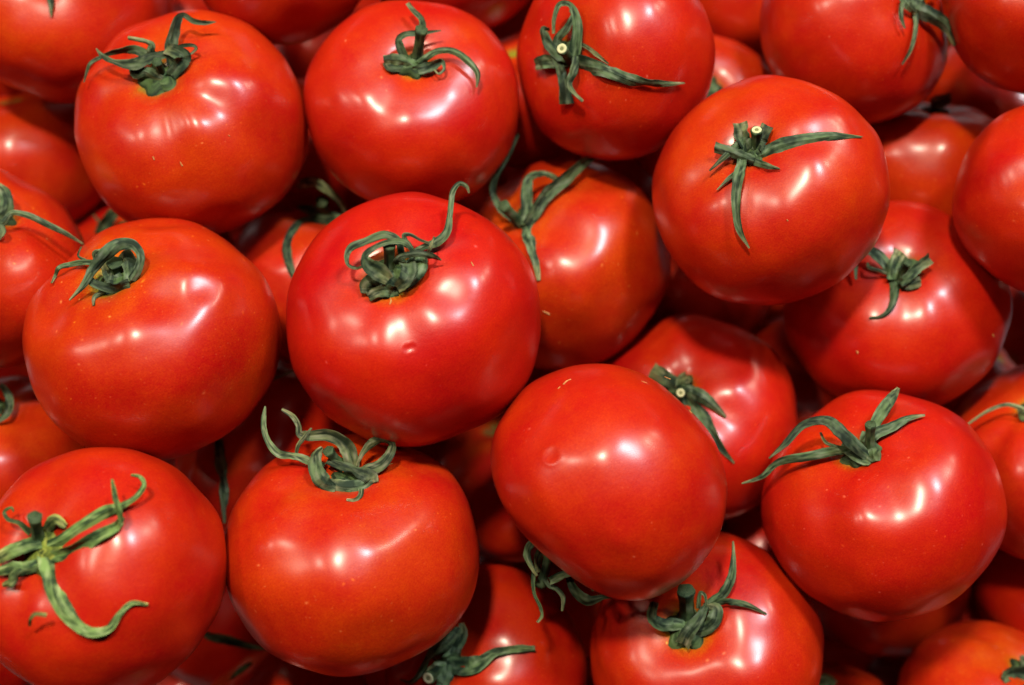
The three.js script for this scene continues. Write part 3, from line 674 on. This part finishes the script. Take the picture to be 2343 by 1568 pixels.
// ribbon along a traced line: closed, thin, lightly folded along its middle
function ribbon(pts, widths, roll, dry, sd, origin, tint = [0.82, 0.84, 0.80]) {
  reseed(sd * 101 + 3);
  const N = Math.max(14, pts.length * 6), M = 6, curve = new THREE.CatmullRomCurve3(pts, false, 'centripetal');
  const P = [], C = [], U = [], I = [];
  const o = rnd() * 50, fold = (rnd() < 0.6 ? 1 : -1) * (0.16 + rnd() * 0.3), wob = 0.5 + rnd() * 0.6;
  const len = curve.getLength(), tn = pts.length - 1;
  const tone = 0.68 + rnd() * 0.7, bl = rnd() * 0.25, tipDry = rnd() < 0.85 ? 0.7 + rnd() * 0.3 : 0.15;
  let prevW = null;
  for (let k = 0; k <= N; k++) {
    const t = k / N, p = curve.getPoint(t), tg = curve.getTangent(t);
    const fi = t * tn, i0 = Math.min(tn - 1, Math.floor(fi)), w0 = mix(widths[i0], widths[i0 + 1], fi - i0);
    const view = p.clone().sub(camPos).normalize();
    let w = new THREE.Vector3().crossVectors(tg, view); if (w.lengthSq() < 1e-8 && prevW) w.copy(prevW); w.normalize();
    if (prevW && w.dot(prevW) < 0) w.negate(); prevW = w.clone();
    const rl = roll + noise(t * 3.5 + o, 1, 2) * 1.5 * wob;
    const wd = w.clone().applyAxisAngle(tg, rl), nn = new THREE.Vector3().crossVectors(wd, tg).normalize();
    const wid = w0 * (1 + 0.13 * noise(t * 9 + o, 5, 0)) / Math.max(0.8, Math.cos(rl));
    const th = mix(0.00024, 0.00010, t);
    const dryT = clamp(dry + sstep(1 - 0.006 / len, 1, t) * tipDry, 0, 1);
    for (let s = 0; s < 2; s++) for (let m = 0; m <= M; m++) {
      const u = m / M * 2 - 1;
      const bend = (fold * (Math.abs(u) - 0.5) + 0.07 * noise(u * 1.6 + o, t * 8, 0) + 0.07 * noise(u * 0.8 + o, t * 34, 4)) * wid * 0.5;
      const e = p.clone().addScaledVector(wd, u * wid * 0.5 * (1 + 0.06 * noise(t * 22 + o, u > 0 ? 3 : 9, 1))).addScaledVector(nn, bend + (s ? -1 : 1) * th * (1 - 0.35 * u * u));
      e.sub(origin); P.push(e.x, e.y, e.z); U.push(m / M * 0.9 + (s ? 0.05 : 0), t * len / 0.035 + o);
      const g = tone * (s ? 1.25 : 1), dn = clamp(dryT + 0.25 * noise(t * 12 + o, u * 2, 7) * (dryT > 0.05 ? 1 : 0), 0, 1);
      C.push(tint[0] * g * mix(1 + bl * 0.3, 2.3, dn), tint[1] * g * mix(1, 1.45, dn), tint[2] * g * mix(1 + bl, 1.5, dn));
    }
  }
  const row = 2 * (M + 1);
  for (let k = 0; k < N; k++) for (let m = 0; m < M; m++) {
    let a = k * row + m, b = a + 1, c = a + row, d = c + 1; I.push(a, c, b, b, c, d);
    a += M + 1; b += M + 1; c += M + 1; d += M + 1; I.push(a, b, c, b, d, c);
  }
  for (let k = 0; k < N; k++) for (const m of [0, M]) {
    const a = k * row + m, b = a + M + 1, c = a + row, d = b + row;
    if (m === 0) I.push(a, b, c, b, d, c); else I.push(a, c, b, b, c, d);
  }
  for (const k of [0, N]) for (let m = 0; m < M; m++) { const a = k * row + m, b = a + 1, c = a + M + 1, d = c + 1; if (k === 0) I.push(a, b, c, b, d, c); else I.push(a, c, b, b, c, d); }
  const g = new THREE.BufferGeometry();
  g.setAttribute('position', new THREE.Float32BufferAttribute(P, 3)); g.setAttribute('uv', new THREE.Float32BufferAttribute(U, 2)); g.setAttribute('color', new THREE.Float32BufferAttribute(C, 3));
  g.setIndex(I); return toCreasedNormals(g, 0.30);
}
// stalk: tapered, slightly bent, ridged rod
function rod(a, b, r, origin, sd) {
  reseed(sd * 53 + 1); const o = rnd() * 40;
  const N = 14, M = 16, P = [], U = [], C = [], I = [], ax = b.clone().sub(a), L = ax.length(); ax.normalize();
  const s1 = new THREE.Vector3(1, 0.2, 0.1).cross(ax).normalize(), s2 = ax.clone().cross(s1);
  for (let k = 0; k <= N; k++) for (let m = 0; m <= M; m++) {
    const t = k / N, q = (m % M) / M * Math.PI * 2;
    const rr = r * (1.25 - 0.45 * sstep(0, 0.5, t) + 0.22 * sstep(0.7, 1, t)) * (1 + 0.08 * Math.cos(5 * q + o) + 0.06 * noise(t * 4 + o, Math.cos(q) * 2, Math.sin(q) * 2));
    const p = a.clone().addScaledVector(ax, t * L + (t === 1 ? r * 0.12 * noise(Math.cos(q) * 3, Math.sin(q) * 3, o) : 0)).addScaledVector(s1, Math.cos(q) * rr + Math.sin(t * 3) * r * 0.15).addScaledVector(s2, Math.sin(q) * rr).sub(origin);
    P.push(p.x, p.y, p.z); U.push(m / M, t * L / 0.035 + o); C.push(0.8, 0.85, 0.75);
  }
  for (let k = 0; k < N; k++) for (let m = 0; m < M; m++) { const x = k * (M + 1) + m; I.push(x, x + 1, x + M + 1, x + 1, x + M + 2, x + M + 1); }
  const cen = P.length / 3; let p = b.clone().addScaledVector(s1, Math.sin(3) * r * 0.15).sub(origin); P.push(p.x, p.y, p.z); U.push(0.5, 0); C.push(0.8, 0.85, 0.75);
  for (let m = 0; m < M; m++) I.push(N * (M + 1) + m, N * (M + 1) + m + 1, cen);
  const g = new THREE.BufferGeometry();
  g.setAttribute('position', new THREE.Float32BufferAttribute(P, 3)); g.setAttribute('uv', new THREE.Float32BufferAttribute(U, 2)); g.setAttribute('color', new THREE.Float32BufferAttribute(C, 3));
  g.setIndex(I); g.computeVertexNormals(); return g;
}
function cutFace(b, ax, r, origin, ring) {
  const pts = ring ? [[0.34, 0.02], [0.45, 0.10], [0.74, 0.12], [0.86, 0.05], [0.88, -0.05], [0.34, -0.05]] : [[0, 0.03], [0.2, 0.02], [0.36, 0.05], [0.36, -0.04], [0, -0.04]];
  const g = new THREE.LatheGeometry(pts.map(([x, y]) => new THREE.Vector2(x * r, y * r)), 20);
  g.applyQuaternion(new THREE.Quaternion().setFromUnitVectors(new THREE.Vector3(0, 1, 0), ax)); g.translate(b.x - origin.x, b.y - origin.y, b.z - origin.z); return g;
}
let count = 0;
for (const key of Object.keys(FRUIT)) {
  const F = FRUIT[key], cal = CALYX[key], num = +key.slice(1);
  const c = at(F.px, F.py, F.z / 1000), R = F.R / 1000;
  const axis = camDir(...F.axis).normalize();
  const q = new THREE.Quaternion().setFromUnitVectors(new THREE.Vector3(0, 1, 0), axis).multiply(new THREE.Quaternion().setFromAxisAngle(new THREE.Vector3(0, 1, 0), F.roll ?? num * 1.7));
  const qi = q.clone().invert();
  const g = new THREE.Group(); g.name = numbered('tomato'); g.position.copy(c).y -= R * 0.9; scene.add(g);
  const lower = !LABELS[key];
  tag(g, num > 100 ? 'plain red tomato without calyx in the outer part of the heap' : lower ? 'dark red tomato in the lower layer, almost wholly hidden under others' : LABELS[key], 'tomato', num > 100 ? RIM : lower ? LOW : GROUP);
  const f = { ...F, R, sd: num };
  if (F.dentsAt) f.dents = F.dentsAt.map(([x, y, a, k, rim]) => {
    const d = rayTo(x, y).normalize(), oc = c.clone().sub(camPos), b = oc.dot(d), disc = Math.max(0, R * R * 0.9 - (oc.lengthSq() - b * b));
    return { dir: camPos.clone().addScaledVector(d, b - Math.sqrt(disc)).sub(c).normalize().applyQuaternion(qi), a, k, rim };
  });
  const main = num <= 24 || num === 30 || num === 31 || num === 27;
  const body = part('skin', num === 6 || num === 10 ? fruitGeometry(f, 360, 220) : main ? fruitGeometry(f, 168, 104) : fruitGeometry(f, num > 48 ? 64 : 96, num > 48 ? 40 : 60), skinMats[num % 4], g);
  body.position.copy(c).sub(g.position); body.quaternion.copy(q);
  g.updateMatrixWorld(true);
  const hit = (px, py) => {                        // depth along the optical axis of the skin under a grid point
    const r = rayTo(px, py), l = r.length(), d = r.clone().divideScalar(l); _rc.set(camPos, d);
    const h = _rc.intersectObject(body, false);
    return h.length ? h[0].distance / l : c.clone().sub(camPos).dot(d) / l;
  };
  // the green pad the sepals grow from, seated in the pit
  if (num <= 24 || cal) {
    const hp = (f.H - (f.dip ?? 0.16) - (f.pit ?? 0.07)) * R, pad = [];
    for (const [x, y] of [[0, 0.085], [0.05, 0.08], [0.10, 0.06], [0.135, 0.03], [0.145, 0.005], [0.12, -0.04], [0, -0.06]]) pad.push(new THREE.Vector2(x * R, y * R));
    const pg = new THREE.LatheGeometry(pad.reverse(), 30), pa = pg.attributes.position, cc = [];
    for (let i = 0; i < pa.count; i++) { const a = Math.atan2(pa.getZ(i), pa.getX(i)), rr = Math.hypot(pa.getX(i), pa.getZ(i)), s = (num === 8 ? 1.6 : [1, 6, 7, 14].includes(num) ? 1.35 : 1) * (1 + 0.22 * Math.cos(5 * a + num)); pa.setX(i, pa.getX(i) * s); pa.setZ(i, pa.getZ(i) * s); pa.setY(i, pa.getY(i) + rr * 0.12 * noise(a * 2, num, 0)); num === 8 ? cc.push(2.2, 1.7, 0.5) : cc.push(0.75, 0.85, 0.6); }
    pg.setAttribute('color', new THREE.Float32BufferAttribute(cc, 3)); pg.computeVertexNormals();
    const pm = part('calyx_base', pg, sepalMats[num % 3], g); pm.quaternion.copy(q); pm.position.copy(c).addScaledVector(axis, hp + 0.01 * R).sub(g.position);
  }
  for (const [si, P] of (SCARS[key] || []).entries()) {
    const pts = P.map(([x, y]) => at(x, y, hit(x, y) - 0.00008));
    part('scar', ribbon(pts, P.map((p, i) => 0.55 * p[2] * pts[i].clone().sub(camPos).dot(fwd) / FOC), 0, 0.9, num * 29 + si, g.position), scarMat, g);
  }
  if (!cal) continue;
  const pole = c.clone().addScaledVector(axis, R * (f.H - 0.19)), poleD = pole.clone().sub(camPos).dot(fwd);
  let baseD = poleD;
  const visible = num !== 10;
  if (cal.stalk) {
    const [bx, by, ex, ey, r, lift, cut] = cal.stalk;
    const bd = visible ? Math.min(hit(bx, by), poleD + 0.004) - 0.001 : poleD;
    const L2 = Math.hypot(ex - bx, ey - by) * bd / FOC;
    const a = at(bx, by, bd + 0.002), b = at(ex, ey, visible ? Math.min(bd - lift / 1000 - L2 * 0.35, hit(ex, ey) - 0.004) : bd + 0.004), rr = r * bd / FOC;
    const st = part('stalk', rod(a, b, rr, g.position, num), sepalMats[(num + 1) % 3], g);
    if (cut) { const ax = b.clone().sub(a).normalize(); const s1 = new THREE.Vector3(1, 0.2, 0.1).cross(ax).normalize(); const bb = b.clone().addScaledVector(s1, Math.sin(3) * rr * 0.15); part('cut_face', cutFace(bb, ax, rr, g.position, true), cutMat, st); part('pith', cutFace(bb, ax, rr, g.position, false), pithMat, st); }
  }
  cal.sepals.forEach((s, si) => {
    const [follow, lift, dry, ...P] = s; reseed(num * 41 + si);
    const n = P.length, raw = P.map(([x, y]) => hit(x, y));
    const bd = visible ? Math.min(raw[0], poleD + 0.006) : poleD;
    const pts = P.map(([x, y], i) => {
      const t = i / (n - 1);
      let d = mix(bd, raw[i], follow * sstep(0, 0.5, t)) - lift / 1000 * (0.25 + 0.75 * Math.sin(Math.PI * (0.1 + 0.72 * t))) - 0.0007 * (si % 3);
      if (visible) d = Math.min(d, raw[i] - 0.0008); 
      else d = poleD + 0.001 * (si % 3) - lift / 1000 * t;
      return at(x, y, d);
    });
    const ws = P.map((p, i) => 1.25 * p[2] * pts[i].clone().sub(camPos).dot(fwd) / FOC);
    part('sepal', ribbon(pts, ws, (rnd() - 0.5) * 0.7, dry, num * 17 + si, g.position, num === 8 ? [1.15, 1.2, 0.7] : undefined), sepalMats[(num + si) % 3], g);
  });
}

// ---------------------------------------------------------------- what lies under the heap: a sloping shelf lined with crumpled plastic film
{
  const W = 1.1, D = 0.9, N = 150, g = new THREE.PlaneGeometry(W, D, N, Math.round(N * D / W)), p = g.attributes.position;
  for (let i = 0; i < p.count; i++) {
    const x = p.getX(i), y = p.getY(i);
    const a = Math.abs(noise(x * 14, y * 14, 1)), b = Math.abs(noise(x * 33 + 4, y * 33, 2)), e = noise(x * 70, y * 70, 5);
    p.setZ(i, -a * 0.018 - b * 0.008 + e * 0.0015);
  }
  g.computeVertexNormals();
  const m = new THREE.Mesh(g, new THREE.MeshPhysicalMaterial({ color: new THREE.Color().setRGB(0.22, 0.22, 0.25), roughness: 0.40, specularIntensity: 0.5, side: THREE.DoubleSide }));
  m.name = 'plastic_liner'; m.castShadow = m.receiveShadow = true; m.userData.kind = 'structure'; m.userData.label = 'crumpled grey plastic film lining the shelf under the tomatoes';
  m.position.copy(camPos).addScaledVector(fwd, 0.640); m.quaternion.copy(camera.quaternion); scene.add(m);
  const sh = new THREE.Mesh(new THREE.BoxGeometry(1.2, 1.0, 0.03), new THREE.MeshStandardMaterial({ color: new THREE.Color().setRGB(0.26, 0.25, 0.24), roughness: 0.7 }));
  sh.name = 'display_shelf'; sh.castShadow = sh.receiveShadow = true; sh.userData.kind = 'structure'; sh.userData.label = 'sloping grey display shelf that carries the heap';
  sh.position.copy(camPos).addScaledVector(fwd, 0.695); sh.quaternion.copy(camera.quaternion); scene.add(sh);
}
renderer.render(scene, camera);
